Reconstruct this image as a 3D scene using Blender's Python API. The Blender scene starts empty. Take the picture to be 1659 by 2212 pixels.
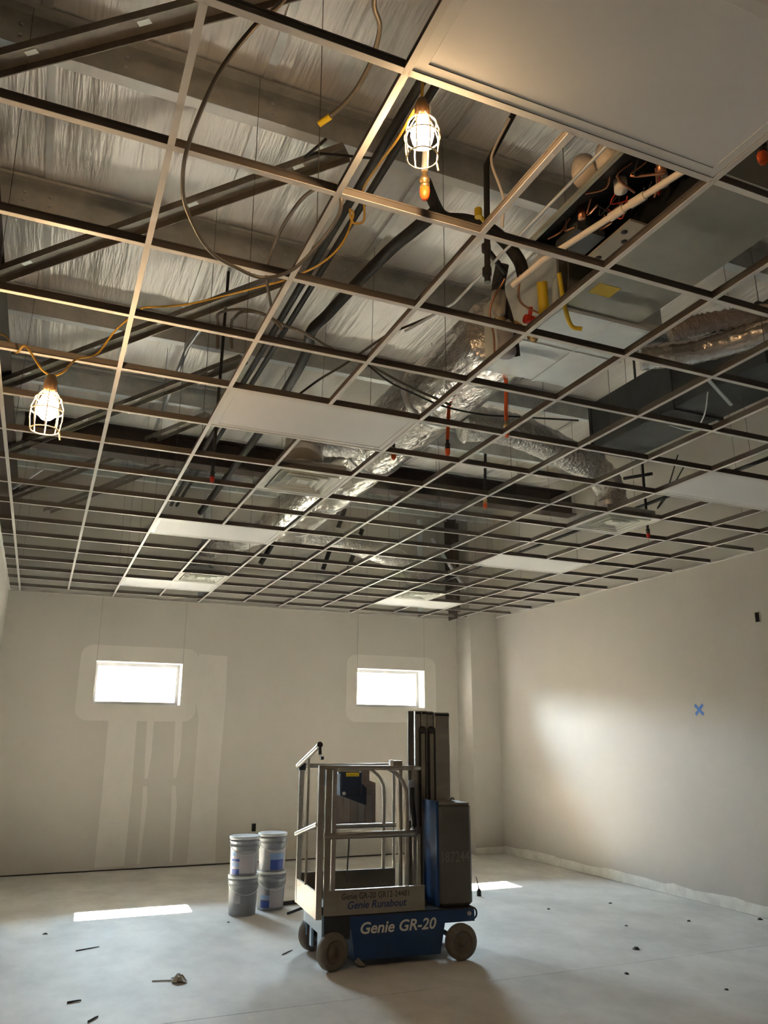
import bpy, math, random
from mathutils import Vector, Matrix
random.seed(7)
scn = bpy.context.scene
col = scn.collection
G = 3.655            # height of the suspended grid above the floor
S = 0.6096           # two foot module
PI = math.pi

# ------------------------------------------------------------------ camera
cam_d = bpy.data.cameras.new('camera'); cam = bpy.data.objects.new('camera', cam_d); col.objects.link(cam)
pitch, yaw, roll = .2801, .4033, .0043
F_ = Vector((math.sin(yaw)*math.cos(pitch), math.cos(yaw)*math.cos(pitch), math.sin(pitch)))
R_ = Vector((math.cos(yaw), -math.sin(yaw), 0)); U_ = R_.cross(F_)
R2 = R_*math.cos(roll)+U_*math.sin(roll); U2 = -R_*math.sin(roll)+U_*math.cos(roll)
M = Matrix((R2, U2, -F_)).transposed().to_4x4(); M.translation = (-.2011, -1.7391, G-1.938)
cam.matrix_world = M
cam_d.sensor_fit = 'VERTICAL'; cam_d.sensor_height = 36; cam_d.lens = 1696.1/2212*36
cam_d.clip_start = .05; cam_d.clip_end = 200
scn.camera = cam

# ------------------------------------------------------------------ world, sun, exposure
SKY = 41.0; GROUND = 4.6; SUN = 180.0; BULB = 54.0
w = bpy.data.worlds.new('world'); scn.world = w; w.use_nodes = True
nt = w.node_tree; nt.nodes.clear()
tc = nt.nodes.new('ShaderNodeTexCoord'); sep = nt.nodes.new('ShaderNodeSeparateXYZ')
nt.links.new(tc.outputs['Generated'], sep.inputs[0])
rmp = nt.nodes.new('ShaderNodeValToRGB'); mr = nt.nodes.new('ShaderNodeMapRange')
mr.inputs['From Min'].default_value = -1; mr.inputs['From Max'].default_value = 1
nt.links.new(sep.outputs['Z'], mr.inputs['Value']); nt.links.new(mr.outputs[0], rmp.inputs[0])
g_, s_ = GROUND/SKY, 1.0
rmp.color_ramp.elements[0].position = .538; rmp.color_ramp.elements[0].color = (g_*1.0, g_*.88, g_*.68, 1)   # ground and tree line up to about ten degrees
rmp.color_ramp.elements[1].position = .564; rmp.color_ramp.elements[1].color = (.80, .91, 1.0, 1)
e = rmp.color_ramp.elements.new(.8); e.color = (.64, .81, 1.0, 1)
bg = nt.nodes.new('ShaderNodeBackground'); bg.inputs['Strength'].default_value = SKY
wo = nt.nodes.new('ShaderNodeOutputWorld')
nt.links.new(rmp.outputs[0], bg.inputs[0]); nt.links.new(bg.outputs[0], wo.inputs[0])
sd = bpy.data.lights.new('sun', 'SUN'); so = bpy.data.objects.new('sun', sd); col.objects.link(so)
sd.energy = SUN; sd.angle = math.radians(.6); sd.color = (1, .91, .78)
so.rotation_euler = Vector((-.05, -1, -.83)).to_track_quat('-Z', 'Y').to_euler()
so.location = (3, 16, 12)
for i, (px, pz) in enumerate(((1.08, 2.45), (5.01, 2.48))):
    ld = bpy.data.lights.new('window_portal', 'AREA'); lo = bpy.data.objects.new('window_portal', ld); col.objects.link(lo)
    ld.shape = 'RECTANGLE'; ld.size = 1.2; ld.size_y = .6; ld.cycles.is_portal = True
    lo.location = (px, 10.55, pz); lo.rotation_euler = (PI/2, 0, PI)   # faces into the room
    lo.rotation_euler = Vector((0, -1, 0)).to_track_quat('-Z', 'Z').to_euler()
scn.view_settings.view_transform = 'Standard'; scn.view_settings.look = 'None'
scn.view_settings.gamma = 1; scn.view_settings.use_curve_mapping = False
scn.view_settings.exposure = 2.66

# ------------------------------------------------------------------ materials
def mat(name, color, rough=.6, metal=0, noise=None, bump=None, emit=None, spec=None, coords='Object'):
    """noise=(scale, amount, second colour); bump=(scale xyz, strength, distance)"""
    m = bpy.data.materials.new(name); m.use_nodes = True
    t = m.node_tree; b = t.nodes['Principled BSDF']
    c4 = (*color, 1)
    b.inputs['Base Color'].default_value = c4; b.inputs['Roughness'].default_value = rough
    b.inputs['Metallic'].default_value = metal
    if spec is not None: b.inputs['Specular IOR Level'].default_value = spec
    if noise or bump: tcn = t.nodes.new('ShaderNodeTexCoord')
    if noise:
        mp = t.nodes.new('ShaderNodeMapping'); sc = noise[0]; sc = sc if isinstance(sc, tuple) else (sc,)*3
        mp.inputs['Scale'].default_value = sc
        n = t.nodes.new('ShaderNodeTexNoise'); n.inputs['Scale'].default_value = 1; n.inputs['Detail'].default_value = 6
        n.inputs['Roughness'].default_value = .65
        r = t.nodes.new('ShaderNodeValToRGB'); r.color_ramp.elements[0].position = .35; r.color_ramp.elements[1].position = .65
        r.color_ramp.elements[0].color = c4; r.color_ramp.elements[1].color = (*noise[1], 1)
        t.links.new(tcn.outputs[coords], mp.inputs[0]); t.links.new(mp.outputs[0], n.inputs['Vector'])
        t.links.new(n.outputs['Fac'], r.inputs[0]); t.links.new(r.outputs[0], b.inputs['Base Color'])
    if bump:
        mp2 = t.nodes.new('ShaderNodeMapping'); mp2.inputs['Scale'].default_value = bump[0]
        n2 = t.nodes.new('ShaderNodeTexNoise'); n2.inputs['Scale'].default_value = 1; n2.inputs['Detail'].default_value = 4
        bp = t.nodes.new('ShaderNodeBump'); bp.inputs['Strength'].default_value = bump[1]; bp.inputs['Distance'].default_value = bump[2]
        t.links.new(tcn.outputs[coords], mp2.inputs[0]); t.links.new(mp2.outputs[0], n2.inputs['Vector'])
        t.links.new(n2.outputs['Fac'], bp.inputs['Height']); t.links.new(bp.outputs[0], b.inputs['Normal'])
    if emit:
        b.inputs['Emission Color'].default_value = (*emit[0], 1); b.inputs['Emission Strength'].default_value = emit[1]
    return m

DRY = mat('drywall', (.445, .413, .372), .85, noise=((.7, .7, .5), (.475, .442, .40)), spec=.3)
MUD = mat('joint_compound', (.58, .545, .50), .8, noise=((2.5, 2.5, 1.2), (.54, .505, .462)), spec=.3)
JOINT = mat('joint_line', (.33, .31, .27), .9)
BASEWHITE = mat('drywall_edge', (.78, .76, .70), .8, noise=(6, (.62, .60, .54)))
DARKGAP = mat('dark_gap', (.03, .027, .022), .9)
CONC = mat('concrete', (.69, .655, .61), .60, noise=((1.8, 1.2, 1), (.53, .50, .46)), bump=((7, 7, 7), .22, .012), spec=.10)
FOIL = mat('roof_foil', (.96, .915, .87), .44, metal=.55, noise=((3, .8, 1), (.88, .835, .79)), bump=((15, 1.3, 3), .36, .05))
SEAM = mat('foil_seam', (.72, .70, .67), .4, metal=.6)
GALV = mat('galvanized_steel', (.60, .60, .58), .42, metal=.5, noise=((7, 7, 7), (.45, .47, .47)))
GALVL = mat('galvanized_sheet', (.80, .85, .86), .42, metal=.35, noise=((4, 4, 4), (.72, .77, .78)))
FLANGE = mat('window_lit_flange', (.93, .96, .97), .42, metal=.1)  # reflected window and floor light on the lower flanges put into the colour
SHEET = mat('unit_sheet_metal', (.31, .31, .275), .5, metal=.3, noise=((2, 2, 2), (.25, .25, .22)))
DARKDUCT = mat('dark_duct_liner', (.052, .058, .062), .6, noise=((5, 5, 5), (.036, .041, .044)))
BEIGE = mat('beige_panel', (.33, .30, .25), .6)
PRIMER = mat('dark_red_primer', (.052, .034, .027), .6, noise=((5, 5, 5), (.035, .026, .022)))
BRACE = mat('grey_primer', (.25, .22, .19), .5, metal=.2, noise=((9, 9, 9), (.18, .16, .135)))
TEE = mat('white_tee_cap', (.74, .71, .67), .45)
WEB = mat('tee_web', (.13, .11, .095), .5, metal=.2)
PANEL = mat('white_panel_face', (.84, .83, .82), .5)
PANELF = mat('white_panel_frame', (.80, .79, .76), .4)
DIFF = mat('diffuser_paint', (.74, .73, .66), .45)
DUCT = mat('silver_foil_wrap', (.80, .79, .77), .26, metal=.85, bump=((13, 5, 13), .55, .05), noise=((9, 4, 9), (.66, .62, .59)))
FLEX = mat('flex_duct_jacket', (.74, .72, .70), .28, metal=.8, bump=((30, 30, 30), .9, .03), noise=((12, 12, 12), (.55, .52, .49)))
FLEXS = mat('flex_duct_smooth_jacket', (.80, .78, .75), .24, metal=.85, bump=((12, 12, 12), .5, .03), noise=((12, 12, 12), (.62, .59, .56)))
FLEXBROWN = mat('flex_duct_dull_jacket', (.42, .37, .34), .5, metal=.3, bump=((24, 24, 24), .6, .03))
BLACKINS = mat('black_pipe_insulation', (.018, .017, .016), .7, noise=((20, 20, 20), (.03, .028, .026)))
BLACKPIPE = mat('black_pipe', (.022, .02, .018), .5)
CABLE = mat('metal_clad_cable', (.16, .14, .115), .42, metal=.5)
WIRE = mat('hanger_wire_steel', (.12, .11, .10), .5, metal=.5)
YCORD = mat('yellow_cord', (.50, .29, .03), .5)
YTAPE = mat('yellow_tape', (.62, .44, .02), .5)
GREYCONDUIT = mat('grey_conduit', (.62, .65, .66), .4, metal=.6)
PVC = mat('cream_pvc', (.80, .70, .60), .4)
ORANGE = mat('orange_cap', (.85, .13, .02), .45)
RED = mat('red_paint', (.55, .035, .02), .45)
BRASS = mat('brass', (.72, .50, .24), .3, metal=.9)
COPPER = mat('copper', (.55, .26, .15), .35, metal=.9)
CAGE = mat('lamp_cage', (.80, .66, .45), .4)
BULBM = mat('lit_bulb', (1, .9, .7), .3, emit=((1, .66, .34), BULB))
SOCKET = mat('lamp_socket', (.10, .06, .03), .5)
BLUE = mat('blue_paint', (.004, .034, .125), .35, noise=((6, 6, 6), (.007, .042, .145)))
SHEENBLUE = mat('blue_plate_window_sheen', (.30, .42, .55), .35)  # window reflection on the blue end face painted as pale blue
TAUPE = mat('dark_taupe_cover', (.085, .078, .065), .45, noise=((4, 4, 4), (.10, .09, .075)))
ALU = mat('brushed_aluminium', (.42, .385, .335), .42, metal=.75, noise=((3, 3, 14), (.35, .32, .28)))
ALUD = mat('toe_board_aluminium', (.30, .265, .215), .45, metal=.5, noise=((6, 6, 9), (.25, .22, .175)))
RUBBER = mat('grey_tyre', (.19, .165, .135), .8, noise=((14, 14, 14), (.14, .12, .10)))
HUB = mat('wheel_hub', (.13, .105, .08), .6)
BLACK = mat('black_plastic', (.012, .012, .012), .5)
DECK = mat('platform_deck', (.05, .045, .04), .7)
LETTER = mat('white_lettering', (.72, .70, .66), .6)
NAVYL = mat('navy_lettering', (.02, .035, .12), .6)
DARKL = mat('dark_lettering', (.045, .035, .03), .6)
FAINTL = mat('faded_lettering', (.17, .155, .13), .6)
DOCS = mat('document_panel', (.26, .21, .185), .7, noise=((9, 9, 40), (.20, .165, .15)))
PAPER = mat('paper_label', (.40, .38, .40), .7)
BUCKET = mat('grey_white_plastic', (.27, .28, .30), .45, noise=((5, 5, 5), (.22, .23, .25)))
LID = mat('white_lid', (.56, .57, .58), .4)
INK = mat('blue_print', (.03, .07, .30), .55)
INKL = mat('light_blue_print', (.22, .34, .56), .55)
TAPEB = mat('blue_tape', (.03, .12, .42), .6)
LILAC = mat('pale_mark', (.56, .47, .52), .8)
BOXG = mat('outlet_box_shade', (.006, .005, .005), .8, spec=.1)  # shade inside the box put into the colour of a flat plate
BOXR = mat('outlet_box_rim', (.36, .33, .28), .6)
WINF = mat('window_frame_aluminium', (.42, .42, .43), .4, metal=.3)
SCRAP = mat('drywall_scrap', (.36, .33, .28), .8)
DEBRIS = mat('dark_debris', (.05, .042, .034), .8)
glass = bpy.data.materials.new('window_glass'); glass.use_nodes = True
t = glass.node_tree; t.nodes.clear()
o_ = t.nodes.new('ShaderNodeOutputMaterial'); mx = t.nodes.new('ShaderNodeMixShader')
tr = t.nodes.new('ShaderNodeBsdfTransparent'); gl = t.nodes.new('ShaderNodeBsdfGlossy'); fr = t.nodes.new('ShaderNodeFresnel')
tr.inputs[0].default_value = (.93, .96, .95, 1); gl.inputs['Roughness'].default_value = .02
t.links.new(fr.outputs[0], mx.inputs[0]); t.links.new(tr.outputs[0], mx.inputs[1]); t.links.new(gl.outputs[0], mx.inputs[2])
t.links.new(mx.outputs[0], o_.inputs[0])

# ------------------------------------------------------------------ mesh helpers
BASE = {}                                   # world position of each thing's empty
class MB:
    def __init__(s): s.v = []; s.f = []; s.sm = []
    def add(s, vs, fs, smooth=False):
        o = len(s.v); s.v += [tuple(p) for p in vs]; s.f += [tuple(i+o for i in f) for f in fs]; s.sm += [smooth]*len(fs); return s
    def box(s, x0, y0, z0, x1, y1, z1, m=None):
        vs = [(x0,y0,z0),(x1,y0,z0),(x1,y1,z0),(x0,y1,z0),(x0,y0,z1),(x1,y0,z1),(x1,y1,z1),(x0,y1,z1)]
        if m is not None: vs = [m @ Vector(p) for p in vs]
        return s.add(vs, [(0,3,2,1),(4,5,6,7),(0,1,5,4),(1,2,6,5),(2,3,7,6),(3,0,4,7)])
    def bevbox(s, x0, y0, z0, x1, y1, z1, b):
        # box with chamfered vertical and top edges: stacked rounded outlines
        def ring(z, ins):
            a0, b0, a1, b1 = x0+ins, y0+ins, x1-ins, y1-ins
            return [(a0+b,b0,z),(a1-b,b0,z),(a1,b0+b,z),(a1,b1-b,z),(a1-b,b1,z),(a0+b,b1,z),(a0,b1-b,z),(a0,b0+b,z)]
        rs = [ring(z0+b, 0), ring(z1-b, 0), ring(z1, b*.7)]
        rs = [ring(z0, b*.7)] + rs
        vs = [p for r in rs for p in r]; fs = [tuple(range(7,-1,-1)), tuple(range(24,32))]
        for k in range(3):
            for i in range(8): fs.append((k*8+i, k*8+(i+1)%8, k*8+8+(i+1)%8, k*8+8+i))
        return s.add(vs, fs)
    def bar(s, p0, p1, w, h, up=(0,0,1)):
        p0, p1 = Vector(p0), Vector(p1); d = (p1-p0).normalized(); u = Vector(up)
        x = d.cross(u); x = x.normalized() if x.length > 1e-6 else Vector((1,0,0)); u = x.cross(d)
        vs = []
        for p in (p0, p1):
            for a, b in ((-1,-1),(1,-1),(1,1),(-1,1)): vs.append(p + x*a*w/2 + u*b*h/2)
        return s.add(vs, [(0,1,2,3),(7,6,5,4),(0,4,5,1),(1,5,6,2),(2,6,7,3),(3,7,4,0)])
    def tube(s, pts, r, n=8, cap=True, smooth=True):
        pts = [Vector(p) for p in pts]; k = len(pts); rr = r if isinstance(r, (list, tuple)) else [r]*k
        vs = []; ref = None
        for i, p in enumerate(pts):
            d = (pts[min(i+1,k-1)]-pts[max(i-1,0)]).normalized()
            if ref is None:
                ref = d.orthogonal().normalized()
            ref = (ref - d*ref.dot(d)).normalized(); b = d.cross(ref)
            for j in range(n):
                a = 2*PI*j/n; vs.append(p + (ref*math.cos(a)+b*math.sin(a))*rr[i])
        fs = []
        for i in range(k-1):
            for j in range(n): fs.append((i*n+j, i*n+(j+1)%n, (i+1)*n+(j+1)%n, (i+1)*n+j))
        s.add(vs, fs, smooth)
        if cap: s.add(vs[:n], [tuple(range(n-1,-1,-1))]); s.add(vs[-n:], [tuple(range(n))])
        return s
    def lathe(s, prof, c=(0,0,0), n=24, axis=(0,0,1), smooth=True):
        ax = Vector(axis).normalized(); a = ax.orthogonal().normalized(); b = ax.cross(a); c = Vector(c)
        vs = []
        for r, z in prof:
            for j in range(n):
                t = 2*PI*j/n; vs.append(c + ax*z + (a*math.cos(t)+b*math.sin(t))*max(r, 1e-4))
        fs = []
        for i in range(len(prof)-1):
            for j in range(n): fs.append((i*n+j, i*n+(j+1)%n, (i+1)*n+(j+1)%n, (i+1)*n+j))
        return s.add(vs, fs, smooth)
    def prism(s, poly, axis, a0, a1):
        # polygon (p,q) swept along an axis: 'y' -> (x,z) outline, 'x' -> (y,z), 'z' -> (x,y)
        def P(p, q, a): return {'y': (p,a,q), 'x': (a,p,q), 'z': (p,q,a)}[axis]
        n = len(poly); vs = [P(*p, a0) for p in poly]+[P(*p, a1) for p in poly]
        fs = [tuple(range(n)), tuple(range(2*n-1, n-1, -1))]
        for i in range(n): fs.append((i, (i+1)%n, n+(i+1)%n, n+i))
        return s.add(vs, fs)
    def build(s, name, m, parent=None):
        me = bpy.data.meshes.new(name); off = BASE.get(parent.name, Vector((0,0,0))) if parent else Vector((0,0,0))
        me.from_pydata([tuple(Vector(p)-off) for p in s.v], [], s.f); me.update()
        for p, q in zip(me.polygons, s.sm): p.use_smooth = q
        import bmesh
        bm = bmesh.new(); bm.from_mesh(me); bmesh.ops.recalc_face_normals(bm, faces=bm.faces); bm.to_mesh(me); bm.free()
        me.materials.append(m)
        o = bpy.data.objects.new(name, me); col.objects.link(o)
        if parent: o.parent = parent; BASE[o.name] = off
        return o

def spline(pts, n=6):
    pts = [Vector(p) for p in pts]; out = []
    P = [pts[0]*2-pts[1]] + pts + [pts[-1]*2-pts[-2]]
    for i in range(1, len(P)-2):
        for k in range(n):
            t = k/n; a, b, c, d = P[i-1], P[i], P[i+1], P[i+2]
            out.append(.5*((2*b)+(c-a)*t+(2*a-5*b+4*c-d)*t*t+(3*b-a-3*c+d)*t*t*t))
    out.append(pts[-1]); return out

def tag(o, label=None, cat=None, group=None, kind=None):
    if label: o['label'] = label
    if cat: o['category'] = cat
    if group: o['group'] = group
    if kind: o['kind'] = kind
    return o
def thing(name, label, cat, loc=(0,0,0), rotz=0, group=None, local=False):
    o = bpy.data.objects.new(name, None); col.objects.link(o); o.location = loc; o.rotation_euler = (0,0,rotz)
    o.empty_display_size = .1; tag(o, label, cat, group)
    BASE[o.name] = Vector((0,0,0)) if local else Vector(loc)
    return o
def part(src, name_parent, loc=(0,0,0)):
    c = src.copy(); col.objects.link(c); c.parent = name_parent; c.location = loc; return c
def dup(root, loc, rotz=0, label=None):
    r = root.copy(); col.objects.link(r); r.location = loc; r.rotation_euler = (0,0,rotz)
    if label: r['label'] = label
    for ch in list(root.children):
        c = ch.copy(); col.objects.link(c); c.parent = r
        for g in list(ch.children):
            d = g.copy(); col.objects.link(d); d.parent = c
    return r
def struct(name, mb, m, parent=None):
    o = mb.build(name, m, parent)
    if not parent: o['kind'] = 'structure'
    return o

# ------------------------------------------------------------------ room shell
XL, XR, YB, YF, ZT = -.752, 6.715, 10.134, -11.0, 5.56
fl = struct('floor', MB().box(-2.2, YF-.3, -.12, XR+.3, YB+.4, -.04), DARKGAP)
JY = 3.93
MB().box(XL-.2, YF-.2, -.06, XR+.2, JY-.003, 0).build('slab', CONC, fl)
MB().box(XL-.2, JY+.003, -.06, XR+.2, YB+.36, 0).build('slab', CONC, fl)
T = .34
wb = MB(); W1 = (.485, 1.675, 2.155, 2.745); W2 = (4.415, 5.60, 2.19, 2.785)
for x0, x1 in ((-2.2, W1[0]), (W1[1], W2[0]), (W2[1], XR+.3)): wb.box(x0, YB, .018, x1, YB+T, ZT+.1)
for W in (W1, W2):
    wb.box(W[0], YB, .018, W[1], YB+T, W[2]); wb.box(W[0], YB, W[3], W[1], YB+T, ZT+.1)
wall_back = struct('wall_back', wb, DRY)
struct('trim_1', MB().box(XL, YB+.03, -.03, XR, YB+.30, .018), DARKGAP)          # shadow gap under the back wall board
wall_right = struct('wall_right', MB().box(XR, YF, 0, XR+.3, YB+T, ZT+.1), DRY)
struct('wall_left', MB().box(XL-.15, YF, 0, XL, YB, G+.05).box(-2.2, YF, G+.05, XL, YB, G+.10).box(-2.3, YF, G, -2.2, YB, ZT+.1), DRY)
struct('wall_front', MB().box(-2.3, YF-.2, 0, XR+.3, YF, ZT+.1), DRY)
struct('wall_pilaster', MB().box(6.215, 9.65, 0, XR, YB, ZT), DRY)
# pale unpainted strip along the foot of the right wall, ragged along its top edge
bb = MB(); y = YF; k = 0
pts = []
while y < 9.65:
    pts.append((y, .115+random.uniform(-.012, .022))); y += random.uniform(.12, .35)
pts.append((9.65, .11))
bb.prism([(YF, .004)]+pts[1:]+[(9.65, .004)], 'x', XR-.006, XR)
struct('baseboard_right', bb, BASEWHITE)
struct('baseboard_back', MB().box(6.215, 9.645, .004, XR-.006, 9.65, .10), BASEWHITE)

# joint compound on the back wall and board joints over the windows
def mudpatch(poly): MB().prism(poly, 'y', YB-.0015, YB).build('joint_compound', MUD, wall_back)
def rrect(x0, z0, x1, z1, r, n=5):
    out = []
    for cx, cz, a in ((x1-r, z0+r, -PI/2), (x1-r, z1-r, 0), (x0+r, z1-r, PI/2), (x0+r, z0+r, PI)):
        for k in range(n+1): out.append((cx+r*math.cos(a+PI/2*k/n), cz+r*math.sin(a+PI/2*k/n)))
    return out
def ringpatch(W, out):
    # band of compound round a window, split in four so that the opening stays clear
    x0, z0, x1, z1 = out; r = .16
    a, b, c, d = W
    def arc(cx, cz, s, n=5): return [(cx+r*math.cos(s+PI/2*k/n), cz+r*math.sin(s+PI/2*k/n)) for k in range(n+1)]
    mudpatch([(x1, z0+r), (x1, z1-r)] + arc(x1-r, z1-r, 0)[1:] + arc(x0+r, z1-r, PI/2) + [(x0, d), (x1-.0, d)][:1] + [(x0, d), (x1, d)][:0] + [(x0, d), (x1, d)] if False else
             [(x0, d), (x1, d)] + arc(x1-r, z1-r, 0) + arc(x0+r, z1-r, PI/2))
    mudpatch([(x1, c), (x0, c)] + arc(x0+r, z0+r, PI) + arc(x1-r, z0+r, -PI/2))
    mudpatch([(x0, c), (a, c), (a, d), (x0, d)]); mudpatch([(b, c), (x1, c), (x1, d), (b, d)])
ringpatch(W1, (.27, 1.93, 1.90, 2.965)); ringpatch(W2, (4.235, 1.955, 5.81, 3.00))
mudpatch([(1.93, .03), (2.32, .03), (2.30, 1.0), (2.335, 2.33), (2.32, 2.88), (1.90, 2.90), (1.90, 2.2), (1.96, 1.98), (1.95, 1.0)])
mudpatch([(.72, .05), (1.10, .05), (1.11, 1.0), (1.10, 1.93), (.72, 1.93), (.73, .9)])
mudpatch([(1.24, 1.93), (1.33, 1.93), (1.335, 1.45), (1.31, 1.16), (1.27, 1.16), (1.255, 1.4)])
mudpatch([(1.26, 1.06), (1.31, 1.06), (1.33, .85), (1.30, .07), (1.26, .07), (1.265, .7)])
mudpatch([(1.63, 1.93), (1.73, 1.93), (1.735, 1.45), (1.70, 1.16), (1.66, 1.16), (1.645, 1.4)])
mudpatch([(1.65, 1.06), (1.70, 1.06), (1.735, .8), (1.73, .07), (1.69, .07), (1.67, .6)])
for x, z in ((W1[0], W1[3]), (W1[1], W1[3]), (W2[0], W2[3]), (W2[1], W2[3])):
    MB().box(x-.004, YB-.002, z, x+.004, YB, G).build('board_joint', JOINT, wall_back)

# windows
for n, W in ((1, W1), (2, W2)):
    f = MB(); y0, y1 = YB+.235, YB+.30; t_ = .045
    f.box(W[0], y0, W[2], W[0]+t_, y1, W[3]).box(W[1]-t_, y0, W[2], W[1], y1, W[3])
    f.box(W[0]+t_, y0, W[2], W[1]-t_, y1, W[2]+t_).box(W[0]+t_, y0, W[3]-t_, W[1]-t_, y1, W[3])
    wn = struct('window_%d' % n, f, WINF)
    MB().box(W[0]+t_, y0+.028, W[2]+t_, W[1]-t_, y0+.034, W[3]-t_).build('pane', glass, wn)
    MB().box(W[0], YB-.002, W[2]-.012, W[1], y0, W[2]).build('sill', MUD, wn)

# ------------------------------------------------------------------ roof: deck, foil sheets, purlins, rafters, braces
PY = [-3.9, -2.4, -.88, .64, 2.14, 3.62, 5.17, 6.64, 8.14, 9.62]
PB, PT = G+1.65, G+1.87
ceiling = struct('ceiling', MB().box(-2.3, YF-.2, ZT+.06, XR+.3, YB+T, ZT+.14), GALV)
def foil(y0, y1):
    nx, ny = 90, 10; vs = []; fs = []
    x0, x1 = -2.2, XR
    for j in range(ny+1):
        t = j/ny; sag = -.05*max(0, math.sin(PI*t))**.55
        for i in range(nx+1):
            x = x0+(x1-x0)*i/nx
            wr = .010*math.sin(x*9+y0*3)*math.sin(PI*t) + .005*math.sin(x*31+y0*7+t*2)*math.sin(PI*t)
            vs.append((x, y0+(y1-y0)*t, PT+.03+sag+wr))
    for j in range(ny):
        for i in range(nx): a = j*(nx+1)+i; fs.append((a, a+1, a+nx+2, a+nx+1))
    o = MB().add(vs, fs, True).build('foil_sheet', FOIL, ceiling)
    for k in range(6 if y1 > -1 else 0):
        x = -.56+k*1.22+random.uniform(-.03, .03)
        s = MB(); pv = []
        for j in range(ny+1):
            t = j/ny; sag = -.05*max(0, math.sin(PI*t))**.55
            wr = .010*math.sin(x*9+y0*3)*math.sin(PI*t)
            pv.append((x, y0+(y1-y0)*t, PT+.024+sag+wr-.006))
        for a, b in zip(pv[:-1], pv[1:]): s.bar(a, b, .05, .006)
        s.build('foil_seam', SEAM, o)
PYA = [-10.2, -8.7, -7.2, -5.5]+PY
for a, b in zip([YF]+PYA, PYA+[YB]): foil(a, b)

PL = ['roof purlin nearest the camera, passing above the top frame of the view',
      'roof purlin with bright lower flange crossing above the upper hanging bulb',
      'second galvanized roof purlin, crossing behind the big looped cable',
      'third galvanized roof purlin, behind the two bent cable loops',
      'fourth galvanized roof purlin, just beyond the left hanging bulb',
      'fifth galvanized roof purlin, over the first pair of ceiling diffusers',
      'farthest galvanized roof purlin, running close to the back wall']
for k, yy in enumerate(PY[3:]):
    p = thing('roof_purlin', PL[k], 'purlin', ((XL+XR)/2, yy, PB), group='roof purlins')
    x0, x1 = -1.9, XR-.01
    MB().box(x0, yy-.002, PB, x1, yy+.002, PT).build('web', GALV, p)
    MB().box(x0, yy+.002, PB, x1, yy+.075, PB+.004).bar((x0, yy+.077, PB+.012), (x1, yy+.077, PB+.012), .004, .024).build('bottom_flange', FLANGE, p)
    MB().box(x0, yy-.075, PT-.004, x1, yy-.002, PT).bar((x0, yy-.077, PT-.012), (x1, yy-.077, PT-.012), .004, .024).build('top_flange', GALV, p)
    b = MB(); xx = -.7
    while xx < 6.5:
        for dz in (.06, .13): b.lathe([(0, 0), (.011, 0), (.011, .008), (0, .010)], (xx, yy-.002, PB+dz), 6, (0, -1, 0), False)
        xx += random.choice((.17, .55, .85))
    b = b.build('bolts', GREYCONDUIT, p); b['kind'] = 'stuff'

def ibeam(name, label, cat, p0, p1, w, h, m):
    p0, p1 = Vector(p0), Vector(p1); t = thing(name, label, cat, (p0+p1)/2)
    z = Vector((0, 0, h/2-.008))
    MB().bar(p0-z, p1-z, w, .016).build('bottom_flange', m, t); MB().bar(p0+z, p1+z, w, .016).build('top_flange', m, t)
    MB().bar(p0, p1, .012, h-.032).build('web', m, t)
    return t
ibeam('roof_rafter', 'dark primed steel rafter along the top of the left wall', 'beam', (-.86, -1.5, G+.98), (-.86, 10.0, G+.98), .2, .5, PRIMER)
ibeam('roof_rafter', 'dark primed steel rafter crossing the room beyond the left bulb', 'beam', (-.7, 7.36, G+1.36), (6.68, 7.36, G+1.36), .22, .34, PRIMER)
ibeam('steel_column', 'dark primed steel column, widened for the darkness above the grid in the far right corner', 'column', (5.98, 9.80, G+.1), (5.981, 9.80, PB-.02), .30, .30, PRIMER)  # column made wide and dark to carry the darkness of this corner
braces = [((1.15, .66), (-.86, 2.20)), ((1.17, 2.10), (-.86, 3.80)), ((1.22, 3.58), (-.88, 5.72)), ((1.24, 5.10), (-.90, 7.65)), ((1.20, 6.62), (-.92, 9.6)), ((1.18, 8.10), (-.40, 10.0))]
BL = ['grey channel brace at the top left corner, lit warm along its edge',
      'grey channel brace crossing behind the upper half of the big cable loop',
      'grey steel channel brace ending below the big cable loop, second from the camera',
      'grey channel brace passing right of the left hanging bulb, third from the camera',
      'grey steel channel brace fourth from the camera, beyond the left hanging bulb',
      'grey steel channel brace nearest the back wall']
for k, (a, b) in enumerate(braces):
    h0, h1 = G+1.58, G+1.16
    if k == 0: h1 = G+1.5
    p0, p1 = Vector((*a, h0)), Vector((*b, h1)); d = (p1-p0).normalized(); x = d.cross(Vector((0,0,1))).normalized(); u = x.cross(d)
    t = thing('channel_brace', BL[k], 'brace', (p0+p1)/2, group='diagonal roof braces')
    wd = .12
    MB().bar(p0, p1, wd, .006, u).build('web', BRACE, t)
    for sgn in (-1, 1): MB().bar(p0+x*sgn*wd/2-u*.022, p1+x*sgn*wd/2-u*.022, .006, .05, u).build('flange', BRACE, t)
    L = (p1-p0).length
    for q in (.12, .40, .62, .88):
        c = p0+d*L*q - u*.0045
        MB().bar(c-d*.035, c+d*.035, .03, .003, u).build('lit_slot_plate', GALVL, t)  # pale plates stand in for light showing through the punched slots

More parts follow.
